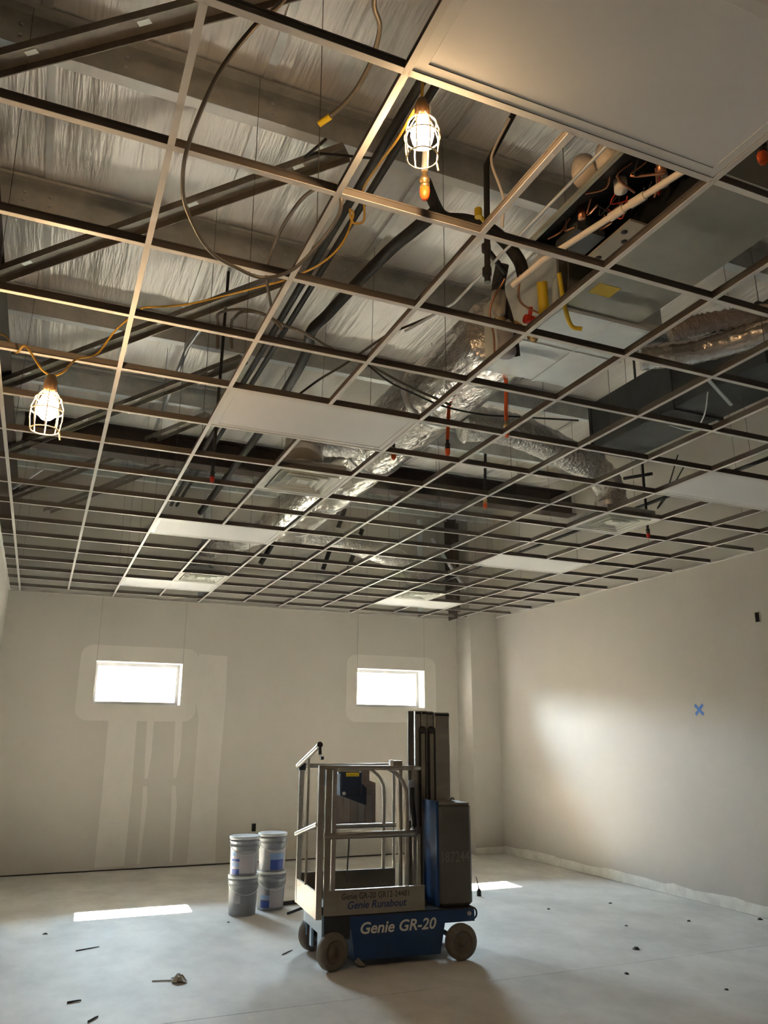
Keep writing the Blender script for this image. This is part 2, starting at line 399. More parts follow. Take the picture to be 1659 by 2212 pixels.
# ------------------------------------------------------------------ suspended grid
grid = thing('ceiling_grid', 'white suspended ceiling grid of metal tees hanging on wires across the room', 'ceiling grid', (0, 0, G))
def tee(p0, p1):
    m1 = MB().bar((p0[0], p0[1], G+.001), (p1[0], p1[1], G+.001), .024, .002)
    m2 = MB().bar((p0[0], p0[1], G+.020), (p1[0], p1[1], G+.020), .0025, .036).bar((p0[0], p0[1], G+.040), (p1[0], p1[1], G+.040), .007, .007)
    return m1, m2
def teeobj(name, p0, p1):
    a, b = tee(p0, p1)
    m = MB(); m.v = a.v+b.v; n = len(a.v); m.f = a.f+[tuple(i+n for i in f) for f in b.f]; m.sm = [False]*len(m.f)
    o = m.build(name, TEE, grid); o.data.materials.append(WEB)
    for i, p in enumerate(o.data.polygons):
        if i >= len(a.f): p.material_index = 1
    return o
J0, J1 = -2, 16
panels = {}                                 # cells (i, j) taken by 4 x 2 panels starting at i
lights = [(1, -1), (1, 4), (1, 9), (1, 14), (7, 4), (7, 9), (7, 14)]
blocked = {(i+1, j) for i, j in lights}
runners = [-1, 1, 3, 5, 7, 9]
Y0, Y1 = J0*S-.3, YB-.02
first = None
for i in runners:
    o = teeobj('main_runner', (i*S, Y0), (i*S, Y1)) if first is None else part(first, grid, ((i-runners[0])*S, 0, 0))
    first = first or o
first = None; wide = 4
for a in (-1, 1, 3, 5, 7):
    for j in range(J0, J1+1):
        if first is None:
            first = teeobj('cross_tee', (-1*S+.005, 0), (1*S-.005, 0)); first.location = (0, j*S, 0)
        else: part(first, grid, ((a+1)*S, j*S, 0))
short = None
for j in range(J0, J1+1):
    if short is None: short = teeobj('cross_tee', (9*S+.005, 0), (11*S-.02, 0)); short.location = (0, j*S, 0)
    else: part(short, grid, (0, j*S, 0))
short = None
for j in range(J0, J1+1):
    if short is None: short = teeobj('cross_tee', (XL+.005, 0), (-S-.005, 0)); short.location = (0, j*S, 0)
    else: part(short, grid, (0, j*S, 0))
short = None
for i in (0, 2, 4, 6, 8, 10):
    for j in range(J0, J1):
        if (i, j) in blocked: continue
        if short is None: short = teeobj('short_cross_tee', (0, .005), (0, S-.005)); short.location = (i*S, j*S, 0)
        else: part(short, grid, (i*S, j*S, 0))
MB().box(XL, Y0, G-.001, XL+.022, Y1, G+.001).box(XL, Y0, G, XL+.002, Y1, G+.022).build('wall_angle', TEE, grid)
MB().box(XR-.022, Y0, G-.001, XR, 9.65, G+.001).box(XR-.002, Y0, G, XR, 9.65, G+.022).build('wall_angle', TEE, grid)
MB().box(XL, YB-.022, G-.001, 6.215, YB, G+.001).box(XL, YB-.002, G, 6.215, YB, G+.022).build('wall_angle', TEE, grid)
wires = 0
for i in runners:
    for j in range(-1, 17, 2):
        if i == -1 and j % 4 == 1: continue
        x, y = i*S, j*S+.25
        sx, sy = random.uniform(-.05, .05), random.uniform(-.05, .05)
        MB().tube([(x, y, G+.03), (x+sx*.3, y+sy*.3, G+.8), (x+sx, y+sy, PT-.02)], .0018, 5).build('hanger_wire', WIRE, grid)

# white 4 x 2 lay-in panels
PLAB = ['huge nearest white light panel filling the top right of the view',
        'white light panel in the middle of the grid, left of the silver trunk duct',
        'white lay-in light panel third from the camera in the left row',
        'white lay-in light panel of the left row closest to the back wall',
        'white lay-in light panel cut by the right edge of the view',
        'white light panel in the right row, midway along the right wall',
        'white lay-in light panel closest to the far pilaster']
def make_panel():
    t = thing('light_panel', PLAB[0], 'light panel', (0, 0, 0), group='white lay-in light panels', local=True)
    w, d = 2*S-.026, S-.026; b = .036
    f = MB()
    f.box(-w/2, -d/2, 0, w/2, -d/2+b, .03).box(-w/2, d/2-b, 0, w/2, d/2, .03).box(-w/2, -d/2+b, 0, -w/2+b, d/2-b, .03).box(w/2-b, -d/2+b, 0, w/2, d/2-b, .03)
    f.build('frame', PANELF, t)
    MB().box(-w/2+b+.002, -d/2+b+.002, .0022, w/2-b-.002, d/2-b-.002, .03).build('diffuser_plate', PANEL, t)
    return t
pp = make_panel()
for k, (i, j) in enumerate(lights):
    loc = ((i+1)*S, (j+.5)*S, G+.003)
    if k == 0: pp.location = loc
    else: dup(pp, loc, 0, PLAB[k])

# square air diffusers
DLAB = ['square ceiling diffuser left of the silver trunk duct, behind the middle white panel',
        'square ceiling diffuser under the lower end of the right silver flex duct',
        'far square ceiling diffuser on the left, beside the last white panel',
        'far square ceiling diffuser beside the white panel near the pilaster']
def make_diff():
    t = thing('air_diffuser', DLAB[0], 'air diffuser', (0, 0, 0), group='square ceiling diffusers', local=True)
    h = S/2-.014
    f = MB()
    for q in range(4):
        m = Matrix.Rotation(PI/2*q, 4, 'Z')
        f.add([m@Vector(p) for p in ((-h,-h,0),(h,-h,0),(h-.045,-h+.045,.004),(-h+.045,-h+.045,.004))], [(0,1,2,3)])
        f.add([m@Vector(p) for p in ((-h,-h,0),(h,-h,0),(h,-h,.03),(-h,-h,.03))], [(0,1,2,3)])
    f.build('frame', DIFF, t)
    for k, s in enumerate((.235, .17, .105)):
        l = MB()
        for q in range(4):
            m = Matrix.Rotation(PI/2*q, 4, 'Z')
            a, b = s, s-.052
            l.add([m@Vector(p) for p in ((-a,-a,.002),(a,-a,.002),(b,-b,.05),(-b,-b,.05))], [(0,1,2,3)])
            l.add([m@Vector(p) for p in ((-a,-a,.002),(a,-a,.002),(a,-a,-.004),(-a,-a,-.004))], [(0,1,2,3)])
        l.build('louvre', DIFF, t)
    MB().box(-.05,-.05,.004,.05,.05,.02).build('centre_plate', DIFF, t)
    MB().box(-h+.02, -h+.02, .055, h-.02, h-.02, .09).lathe([(.12, .09), (.12, .16)], (0,0,0), 20).build('neck', GALV, t)
    return t
dd = make_diff()
for k, (i, j) in enumerate(((2, 6), (7, 6), (2, 13), (7, 13))):
    loc = ((i+.5)*S, (j+.5)*S, G+.003)
    if k == 0: dd.location = loc
    else: dup(dd, loc, 0, DLAB[k])

# ------------------------------------------------------------------ air handler, plenum, ducts
U0 = G+.40
t = thing('air_handler', 'dark open-sided air handling unit above the grid at the right', 'air handler', (2.3, .8, U0))
MB().box(2.22, .30, U0, 2.78, 1.46, U0+.02).build('bottom_panel', SHEET, t)
MB().box(2.22, .30, U0+.46, 2.78, 1.46, U0+.48).box(2.76, .30, U0+.02, 2.78, 1.46, U0+.46).box(2.22, 1.44, U0+.02, 2.76, 1.46, U0+.46).box(2.22, .30, U0+.02, 2.76, .32, U0+.46).build('casing', SHEET, t)
MB().add([(1.775, .30, U0+.02), (1.775, 1.10, U0+.02), (2.22, 1.10, U0+.26), (2.22, .30, U0+.26)], [(0, 1, 2, 3)]).add([(1.775, 1.10, U0), (2.22, 1.10, U0), (2.22, 1.10, U0+.26), (1.775, 1.10, U0+.03)], [(0, 1, 2, 3)]).add([(2.22, .30, U0), (2.22, 1.10, U0), (2.22, 1.10, U0+.26), (2.22, .30, U0+.26)], [(0, 1, 2, 3)]).build('open_compartment', BLACK, t)
bp = MB().box(2.10, .72, U0+.002, 2.215, 1.10, U0+.014).build('access_panel', BEIGE, t)
for x, y in ((2.13, .80), (2.18, .86), (2.15, 1.02)): MB().lathe([(0, 0), (.016, 0), (.016, .003)], (x, y, U0-.001), 12).build('knockout', BLACK, bp)
MB().box(1.755, .26, U0-.004, 1.775, 1.10, U0+.016).build('edge_rail', SHEET, t)
MB().box(1.92, .88, U0+.01, 2.08, 1.06, U0+.10).build('coil_block', DARKDUCT, t)
for x, y, z, r in ((1.95, .60, .03, .030), (2.05, .45, .05, .022), (1.90, .82, .02, .018), (2.12, .52, .06, .028)):
    MB().lathe([(0, 0), (r, 0), (r, .06), (r*.6, .07), (0, .07)], (x, y, U0+z), 14).build('valve_body', PVC if r > .026 else COPPER, t)
random.seed(21)
for k in range(9):
    x, y = random.uniform(1.88, 2.1), random.uniform(.36, .95)
    MB().tube(spline([(x, y, U0+.10), (x+random.uniform(-.05,.05), y+.05, U0+.05), (x+random.uniform(-.08,.08), y+random.uniform(-.1,.15), U0+.03)], 4), .006, 6).build('copper_line', COPPER, t)
for k in range(7):
    x, y = random.uniform(1.9, 2.1), random.uniform(.36, .9)
    MB().tube(spline([(x, y, U0+.09), (x+random.uniform(-.06,.06), y+.08, U0+.03), (x+random.uniform(-.08,.08), y+random.uniform(0,.16), U0+.06)], 4), .0035, 5).build('control_wire', RED if k < 3 else BLACKPIPE, t)
MB().box(2.30, 1.20, U0-.002, 2.44, 1.30, U0).build('warning_sticker', YTAPE, t)
MB().lathe([(0, -.06), (.055, -.06), (.06, 0), (.055, .06), (0, .06)], (1.90, .78, U0+.26), 14, (.2, .3, 1)).build('motor', PVC, t)
MB().lathe([(0, -.06), (.055, -.06), (.06, 0), (.055, .06), (0, .06)], (1.95, .66, U0+.26), 14, (.2, .3, 1)).build('motor', PVC, t)

t = thing('supply_plenum', 'pale galvanized sheet metal plenum box beyond the air handler', 'plenum', (2.55, 1.9, U0))
MB().bevbox(2.24, 1.47, U0-.02, 2.98, 2.32, U0+.45, .012).build('box', GALVL, t)
MB().box(2.6, 1.47, U0-.026, 2.62, 2.32, U0-.02).box(2.24, 1.86, U0-.027, 2.98, 1.88, U0-.021).build('stiffening_rib', GALVL, t)

def wobbly(pts, r, name, m, parent, amp=.015, n=20, ribs=None, flat=1.0):
    pts = [Vector(p) for p in pts]; k = len(pts); vs = []; ref = None
    for i, p in enumerate(pts):
        d = (pts[min(i+1,k-1)]-pts[max(i-1,0)]).normalized()
        ref = Vector((0,0,1)) if ref is None and abs(d.z) < .9 else (ref or Vector((1,0,0)))
        ref = (ref-d*ref.dot(d)).normalized(); b = d.cross(ref)
        for j in range(n):
            a = 2*PI*j/n
            rr = r + amp*(math.sin(i*1.7+j*2.1)+math.sin(i*.9-j*3.3+r*40))*.5 + (ribs*(1 if i % 2 else -1) if ribs else 0)
            vs.append(p+ref*math.cos(a)*rr*flat+b*math.sin(a)*rr)
    fs = []
    for i in range(k-1):
        for j in range(n): fs.append((i*n+j, i*n+(j+1)%n, (i+1)*n+(j+1)%n, (i+1)*n+j))
    fs.append(tuple(range(n-1,-1,-1))); fs.append(tuple(range((k-1)*n, k*n)))
    return MB().add(vs, fs, True).build(name, m, parent)
def lerp(p, q, n): return [Vector(p).lerp(Vector(q), i/n) for i in range(n+1)]
t = thing('trunk_duct', 'large silver foil wrapped trunk duct running towards the back wall', 'duct', (2.42, 4.8, G+.4))
wobbly(lerp((2.42, 2.30, G+.68), (2.40, 7.6, G+.66), 70), .30, 'duct_body', DUCT, t, .007, 26, flat=.92)
for yy in (3.3, 4.6, 5.9, 7.1):
    wobbly(lerp((2.42, yy, G+.675), (2.42, yy+.06, G+.675), 2), .312, 'tape_band', SEAM, t, .004, 26, flat=.92)
def flex(label, pts, r, m=FLEX, ribs=.003, seg=12, amp=.008):
    t = thing('flex_duct', label, 'flex duct', Vector(pts[0]), group='flexible branch ducts')
    q = spline(pts, seg)
    wobbly(q, r, 'jacket', m, t, amp, 16, ribs)
    d = (Vector(q[-1])-Vector(q[-2])).normalized()
    MB().tube([q[-1]-d*.05, q[-1]+d*.015], r+.012, 18).build('collar', SEAM, t)
flex('silver flex duct branching right off the trunk, bending down to a diffuser', [(2.70, 3.46, G+.5), (2.9, 3.44, G+.53), (3.32, 3.52, G+.55), (3.92, 3.74, G+.53), (4.36, 3.88, G+.47), (4.54, 3.94, G+.34), (4.57, 3.96, G+.18)], .14)
flex('silver flex duct branching left off the trunk with its elbow over the left diffuser', [(2.16, 4.22, G+.55), (1.91, 4.30, G+.55), (1.70, 4.24, G+.52), (1.57, 4.08, G+.4), (1.524, 3.96, G+.18)], .15)
flex('far silver flex duct branching left above the last diffuser on the left', [(2.18, 7.5, G+.55), (2.0, 7.95, G+.5), (1.73, 8.2, G+.47), (1.57, 8.26, G+.34), (1.524, 8.23, G+.18)], .14)
flex('far silver flex duct running right from the trunk end to the last diffuser', [(2.62, 7.4, G+.5), (3.0, 7.41, G+.5), (3.68, 7.82, G+.5), (4.28, 8.09, G+.45), (4.52, 8.2, G+.32), (4.572, 8.23, G+.18)], .14)
flex('thick silver flex duct at the right edge below the dull corrugated one', [(2.86, 1.56, G+.24), (2.96, 1.48, G+.24), (3.10, 1.38, G+.25), (3.23, 1.22, G+.26), (3.42, .96, G+.27), (3.9, .62, G+.28), (4.6, .4, G+.3)], .075, FLEXS, .001, 12, .005)
flex('dull brown corrugated flex duct at the right edge of the view', [(2.90, 1.36, G+.31), (3.00, 1.28, G+.34), (3.13, 1.19, G+.36), (3.40, .99, G+.38), (3.8, .60, G+.40), (4.4, .3, G+.42)], .055, FLEXBROWN, .005, 10, .003)

t = thing('return_duct', 'dark rectangular return duct above the grid on the right', 'duct', (4.2, 2.2, G+.47))
MB().bevbox(3.98, .62, G+.47, 4.45, 3.46, G+.90, .01).build('duct_body', DARKDUCT, t)
for yy in (1.6, 2.45, 3.42): MB().box(3.965, yy, G+.455, 4.465, yy+.03, G+.915).build('flange', DARKDUCT, t)
t = tag(MB().bar((3.42, 1.66, G+.33), (4.02, 1.97, G+.31), .022, .012).build('strut_bar', GREYCONDUIT), 'thin bright metal strut hanging under the dark return duct', 'strut')

# ------------------------------------------------------------------ pipes and conduits
def run(name, label, cat, pts, r, m, sp=False, n=10, group=None):
    q = spline(pts, 8) if sp else pts
    o = MB().tube(q, r, n).build(name, m); return tag(o, label, cat, group)
zA = G+1.32
run('insulated_pipe', 'left one of the twin black pipes running to the back wall', 'pipe', [(1.255, -1.2, zA), (1.255, 9.6, zA)], .026, BLACKINS)
run('insulated_pipe', 'right one of the twin black pipes running to the back wall', 'pipe', [(1.335, -1.2, zA), (1.335, 9.6, zA)], .022, BLACKINS)
run('insulated_pipe', 'thick black insulated pipe bending up to the row behind the upper bulb', 'pipe',
    [(1.60, 1.74, G+1.0), (1.63, 2.08, G+1.12), (1.62, 2.45, G+1.2), (1.55, 3.01, G+1.2), (1.50, 3.38, G+1.18), (1.44, 3.52, G+1.13), (1.46, 3.7, G+1.13), (1.53, 3.93, G+1.18), (1.59, 4.47, G+1.2), (1.62, 5.2, G+1.2), (1.65, 6.02, G+1.2), (1.65, 9.4, G+1.2)], .042, BLACKINS, True)
run('insulated_pipe', 'black insulated line dropping from beside the orange cap to the air handler', 'pipe',
    [(1.60, 1.86, G+1.3), (1.64, 1.82, G+1.12), (1.67, 1.76, G+1.0), (1.77, 1.67, G+.95), (1.87, 1.62, G+.9), (1.95, 1.57, G+.8), (2.03, 1.55, G+.68), (2.05, 1.54, G+.58)], .036, BLACKINS, True)
t = thing('drain_pipe', 'upright black drain pipe with tees left of the air handler', 'pipe', (1.66, 1.3, G+.3))
MB().tube([(1.76, 1.10, G+1.25), (1.66, 1.26, G+.98), (1.665, 1.30, G+.3)], .016, 10).build('pipe', BLACKPIPE, t)
for z in (.36, .5): MB().tube([(1.664, 1.30, G+z-.02), (1.664, 1.30, G+z+.02)], .024, 10).build('fitting', BLACKPIPE, t)
MB().tube([(1.664, 1.30, G+.5), (1.84, 1.40, G+.46)], .015, 8).build('branch', BLACKPIPE, t)
MB().tube([(1.60, 1.26, G+.66), (1.66, 1.30, G+.66)], .012, 8).tube([(1.6, 1.26, G+.64), (1.6, 1.26, G+.69)], .02, 8).build('yellow_valve', YTAPE, t)
run('flexible_cable', 'pale slim cable curling down beside the upright black drain pipe', 'cable', [(1.61, .95, G+1.0), (1.57, 1.03, G+.88), (1.56, 1.05, G+.8), (1.60, 1.05, G+.68), (1.62, 1.05, G+.6), (1.65, 1.12, G+.5)], .007, PVC, True)
t = thing('plastic_conduit', 'cream plastic conduit lit warm in front of the open air handler', 'conduit', (1.83, .7, G+.24))
MB().tube([(1.955, .08, G+.24), (1.76, .95, G+.24), (1.745, 1.19, G+.24)], .015, 10).build('pipe', PVC, t)
for q in (.40, .52): p = Vector((1.955, .08, G+.24)).lerp(Vector((1.76, .95, G+.24)), q); MB().tube([p-Vector((-.008,.035,0)), p+Vector((-.008,.035,0))], .020, 10).build('coupling', PVC, t)
run('steel_angle', 'thin metal rail running along the open edge of the air handler', 'conduit', [(1.70, .30, G+.42), (1.70, 1.72, G+.42), (1.58, 2.12, G+.42)], .008, GREYCONDUIT)
run('metal_conduit', 'bright grey conduit sloping away left of the two bent cable loops', 'conduit', [(.76, 4.75, G+1.60), (.72, 5.2, G+1.62), (.72, 7.9, G+1.62)], .022, GREYCONDUIT)
run('metal_conduit', 'short pale conduit near the left wall under the dark rafter', 'conduit', [(-.72, 7.35, G+.66), (-.44, 6.9, G+.78)], .018, GREYCONDUIT)
run('metal_conduit', 'pale upright steel conduit above the grid near the back wall', 'conduit', [(1.85, 9.95, G+.05), (1.85, 9.95, PB)], .06, GREYCONDUIT, n=12)
run('metal_conduit', 'pale upright steel conduit left of the dark far column', 'conduit', [(5.45, 9.95, G+.05), (5.45, 9.95, PB)], .05, GREYCONDUIT, n=12)
run('cross_brace', 'pale diagonal flat brace in front of the dark far column', 'brace', [(5.50, 9.6, G+1.25), (6.13, 9.62, G+.45)], .03, GREYCONDUIT)

run('sprinkler_main', 'black sprinkler pipe running above the grid along the right side', 'pipe', [(5.1, -1.5, G+.29), (5.1, 8.6, G+.29)], .017, BLACKPIPE)
run('sprinkler_branch', 'short black pipe stub above the right flex duct elbow', 'pipe', [(5.0, 4.26, G+.6), (5.16, 4.02, G+.6)], .017, BLACKPIPE)
run('pipe_drop', 'black pipe drop nearest the left row of panels at the back wall', 'pipe', [(3.02, 9.5, 5.02), (2.72, 9.5, 4.42), (2.60, 9.5, 4.2)], .04, BLACKINS)
run('pipe_drop', 'middle one of the black pipe drops high before the back wall', 'pipe', [(3.92, 9.5, 5.2), (3.68, 9.5, 4.5), (3.58, 9.5, 4.2)], .035, BLACKINS)
run('pipe_drop', 'black pipe drop at the back wall closest to the right window', 'pipe', [(4.22, 9.5, 4.9), (3.98, 9.5, 4.2)], .035, BLACKINS)

# cables
run('looped_cable', 'large dark metal clad cable hanging in a wide loop through the grid', 'cable', [(.36, .10, G+.5), (.26, .17, G+.30), (.17, .17, G+.15), (.09, .29, G+.04), (.05, .53, G-.03), (.06, .69, G-.07), (.10, .81, G-.09), (.21, .98, G-.11), (.34, 1.06, G-.11), (.46, 1.10, G-.10), (.56, 1.03, G-.08), (.62, .86, G-.05), (.64, .70, G-.03), (.63, .63, G+.00), (.61, .64, G+.06), (.58, .67, G+.08), (.55, .89, G+.16), (.56, 1.29, G+.25), (.59, 1.59, G+.25), (.67, 1.80, G+.20)], .0075, CABLE, True)
t = thing('capped_cable', 'dark cable end with a yellow cap dangling left of the upper bulb', 'cable', (.65, .45, G+.48))
q = spline([(.56, .06, G+.54), (.59, .22, G+.5), (.64, .29, G+.48), (.66, .41, G+.46), (.65, .54, G+.44), (.62, .63, G+.42), (.58, .69, G+.4)], 8)
MB().tube(q, .009, 10).build('cable', CABLE, t); MB().tube([(.592, .675, G+.404), (.562, .72, G+.395)], .013, 10).build('end_cap', YTAPE, t)
run('bent_cable', 'taller of the two bent cable loops beside the third purlin', 'cable', [(.58, 2.76, G+.4), (.58, 2.81, G+.6), (.6, 2.96, G+.75), (.68, 3.05, G+.85), (.79, 2.99, G+.85), (.9, 2.92, G+.8), (1.03, 2.91, G+.75), (1.18, 2.88, G+.7), (1.4, 2.93, G+.65), (1.52, 2.87, G+.6), (1.9, 2.85, G+.45), (2.3, 2.9, G+.38)], .010, CABLE, True)
run('bent_cable', 'lower of the two bent cable loops beside the third purlin', 'cable', [(.66, 2.72, G+.4), (.66, 2.78, G+.6), (.7, 2.9, G+.72), (.76, 2.94, G+.8), (.87, 2.91, G+.8), (.95, 2.87, G+.75), (1.02, 2.86, G+.68)], .010, CABLE, True)
run('thin_cable', 'thin black cable drooping from the row below the thick black pipe', 'cable', [(1.72, 2.0, G+.5), (1.59, 2.11, G+.45), (1.49, 2.15, G+.4), (1.4, 2.31, G+.35), (1.31, 2.48, G+.3), (1.21, 2.62, G+.25), (1.10, 2.82, G+.18)], .007, BLACKPIPE, True)
run('thin_cable', 'thin black cable lying across the silver trunk duct', 'cable', [(1.58, 2.72, G+.47), (1.77, 2.8, G+.42), (1.98, 2.85, G+.39), (2.24, 2.89, G+.355), (2.57, 2.92, G+.36), (2.86, 2.94, G+.4), (3.5, 3.0, G+.5)], .007, BLACKPIPE, True)
run('thin_cable', 'pair of thin wires sagging by the right flex duct elbow', 'cable', [(5.0, 3.5, G+.6), (4.95, 3.62, G+.3), (4.88, 3.7, G+.12), (5.02, 3.66, G+.3), (5.1, 3.5, G+.55)], .006, BLACKPIPE, True)
run('thin_cable', 'thin wire curving under the dark return duct', 'cable', [(3.9, 2.05, G+.42), (4.0, 2.2, G+.32), (4.1, 2.42, G+.3), (4.05, 2.6, G+.4)], .005, GREYCONDUIT, True)
run('thin_cable', 'kinked black wire above the near end of the second brace', 'cable', [(.86, 1.55, G+1.1), (.80, 1.72, G+1.1), (.88, 1.78, G+1.2), (1.2, 1.75, G+1.25)], .008, BLACKPIPE)

# fitting clutter at the coil end of the air handler
t = thing('valve_assembly', 'cluster of valves and wrapped pipes hanging at the left end of the air handler', 'valve assembly', (2.0, 1.7, G+.35))
MB().lathe([(.03, .22), (.05, .16), (.045, .06), (.06, 0), (.05, -.02), (0, -.02)], (2.03, 1.72, G+.18), 14).build('wrapped_pipe_end', PAPER, t)
MB().lathe([(.03, .2), (.045, .12), (.035, .02), (0, 0)], (1.93, 1.62, G+.33), 12).build('pipe_wrap', SCRAP, t)
MB().tube(spline([(1.90, 1.52, G+.6), (1.93, 1.62, G+.5), (2.02, 1.70, G+.42), (2.08, 1.74, G+.3), (2.12, 1.78, G+.2)], 5), .038, 10).build('black_pipe', BLACKINS, t)
MB().tube([(2.10, 1.62, G+.36), (2.17, 1.62, G+.36)], .026, 10).tube([(2.13, 1.62, G+.36), (2.13, 1.60, G+.43)], .012, 8).build('red_valve', RED, t)
MB().tube([(2.13, 1.48, G+.52), (2.16, 1.52, G+.34)], .03, 10).build('yellow_sleeve', YTAPE, t)
MB().tube(spline([(2.16, 1.36, G+.52), (2.24, 1.44, G+.4), (2.34, 1.52, G+.32), (2.40, 1.50, G+.3)], 5), .013, 8).build('yellow_strap', YTAPE, t)
MB().tube(spline([(1.90, 1.5, G+.5), (1.86, 1.6, G+.36), (1.94, 1.7, G+.25), (2.0, 1.8, G+.16)], 5), .006, 6).tube(spline([(2.0, 1.5, G+.55), (2.06, 1.6, G+.45), (2.2, 1.58, G+.38)], 5), .006, 6).build('loose_wires', COPPER, t)
for x, y, z in ((1.97, 1.68, .37), (2.07, 1.66, .33), (2.2, 1.7, .3)): MB().lathe([(0, -.03), (.022, -.025), (.022, .025), (0, .03)], (x, y, G+z), 10, (1, .4, 0)).build('brass_fitting', BRASS, t)

# sprinkler drops with orange caps
SL = ['orange capped sprinkler head hanging straight below the upper lit bulb',
      'orange capped sprinkler drop beside the pale plenum box', 'orange capped sprinkler drop in front of the silver trunk duct',
      'small orange capped sprinkler at the corner of the middle white panel', 'orange capped sprinkler right of the trunk duct, before the black rafter',
      'red capped sprinkler left of the first left diffuser', 'red capped sprinkler beside the right flex duct elbow', 'orange tag hanging at the right edge beside the huge panel']
SP = [(.90, .47, 0, ORANGE, .3), (2.47, 2.44, .02, ORANGE, .5), (2.31, 2.98, .05, ORANGE, .3), (1.99, 3.22, .05, ORANGE, .25), (3.25, 4.06, .05, ORANGE, .4), (.85, 4.15, 0, RED, 1.83), (5.08, 4.07, -.03, RED, 1.83), (2.0, -.08, .1, ORANGE, .4)]
for k, (x, y, z, m, L) in enumerate(SP):
    z += G; t = thing('fire_sprinkler', SL[k], 'sprinkler', (x, y, z), group='capped sprinkler heads')
    MB().lathe([(0, -.03), (.012, -.028), (.018, -.012), (.02, .012), (.016, .02), (0, .02)], (x, y, z), 12).build('cap', m, t)
    MB().lathe([(0, .02), (.019, .02), (.019, .034), (.014, .036), (.014, .044), (.02, .046), (.02, .06), (.012, .064), (.012, .09), (0, .09)], (x, y, z), 12).build('fitting', BRASS if k in (0, 1, 4) else BLACKPIPE, t)
    MB().tube([(x, y, z+.09), (x+.02, y, z+.09+L)], .013, 10).build('drop_pipe', ORANGE if k in (1, 2) else (GREYCONDUIT if k == 0 else BLACKPIPE), t)

# ------------------------------------------------------------------ caged work lamps
def lamp(label, c, s, cords):
    c = Vector(c); t = thing('caged_lamp', label, 'work lamp', c)
    prof = [(.0, -.054), (.018, -.050), (.031, -.036), (.037, -.012), (.034, .010), (.021, .034), (.014, .052)]
    MB().lathe([(r*s, z*s) for r, z in prof], c, 20).build('bulb', BULBM, t)
    MB().lathe([(0, .048*s), (.02*s, .048*s), (.024*s, .06*s), (.024*s, .10*s), (.015*s, .125*s), (0, .125*s)], c, 16).build('socket', SOCKET, t)
    cg = MB(); n = 8
    for k in range(n):
        a = 2*PI*k/n; pts = []
        for r, z in ((.024, .062), (.044, .03), (.056, -.005), (.056, -.05), (.050, -.095)): pts.append(c+Vector((r*math.cos(a), r*math.sin(a), z))*s)
        cg.tube(pts, .0022*s, 6)
    for r, z in ((.0565, -.02), (.050, -.095), (.046, .03)):
        cg.tube([c+Vector((r*math.cos(2*PI*k/24), r*math.sin(2*PI*k/24), z))*s for k in range(25)], .0024*s, 6, False)
    cg.build('cage', CAGE, t)
    MB().tube([c+Vector((.05*s, .0, -.095*s)), c+Vector((.056*s, 0, -.125*s))], .0035*s, 6).build('cage_latch', CAGE, t)
    for q in cords: MB().tube(spline(q, 7), .0055, 8).build('cord', YCORD, t)
    return t
l1 = (.754, .191, G-.012)
lamp('lit caged bulb hanging from a yellow cord by the edge of the huge white panel', l1, 1.05,
     [[(.754, .191, G+.115), (.765, .205, G+.2), (.80, .24, G+.32), (.85, .26, G+.5)],
      [(.754, .191, G+.112), (.75, .25, G+.12), (.78, .45, G+.18), (.84, .80, G+.34), (.90, 1.10, G+.47), (.96, 1.24, G+.5), (.95, 1.22, G+.40), (.89, 1.20, G+.36), (.88, 1.22, G+.44), (.92, 1.28, G+.46), (.89, 1.34, G+.34), (.83, 1.49, G+.3), (.73, 1.75, G+.34), (.64, 1.97, G+.4), (.48, 2.14, G+.4), (.29, 2.21, G+.34), (.08, 2.26, G+.30)]])
l2 = (-.316, 1.95, 3.18)
lamp('lit bulb in a wire cage hanging low on a yellow cord at the left', l2, 1.24,
     [[(-.316, 1.95, 3.18+.15), (-.27, 2.03, 3.40), (-.22, 2.25, 3.58), (-.12, 2.42, G+.06), (-.04, 2.38, G+.2), (.08, 2.26, G+.30)],
      [(-.316, 1.95, 3.18+.15), (-.37, 2.03, 3.40), (-.46, 2.2, 3.58), (-.52, 2.5, G+.02), (-.60, 2.7, G+.2), (-.72, 2.9, G+.3)]])

# ------------------------------------------------------------------ mast lift
lift = thing('mast_lift', 'blue and grey single person mast lift parked on the concrete floor', 'lift', (2.056, 4.562, 0), math.atan2(-.088, 1.097), local=True)
def lp(name, mb, m, parent=None): return mb.build(name, m, parent or lift)
lp('wheel_gap_shade', MB().box(-.033, .052, .215, .17, .06, .372), BLACK)  # thin black plate added as the shade of the gap above the wheel
ch = lp('chassis', MB().prism([(-.03,.375),(1.22,.375),(1.24,.355),(1.24,.275),(.975,.275),(.935,.055),(.215,.055),(.185,.275),(-.03,.275)], 'y', .06, .70), BLUE)
lp('end_plate', MB().prism([(.07,.10),(.20,.10),(.20,.24),(.40,.24),(.40,.10),(.46,.10),(.46,.24),(.62,.24),(.62,.14),(.69,.14),(.69,.385),(.07,.385)], 'x', -.052, -.034), SHEENBLUE)
lp('deck_seam', MB().box(-.035, .045, .372, 1.23, .705, .382), BLACK)
lp('axle', MB().tube([(1.10, .05, .135), (1.10, .71, .135)], .02, 10), BLACK)
lp('axle', MB().tube([(.03, .10, .135), (.03, .66, .135)], .025, 10), BLACK)
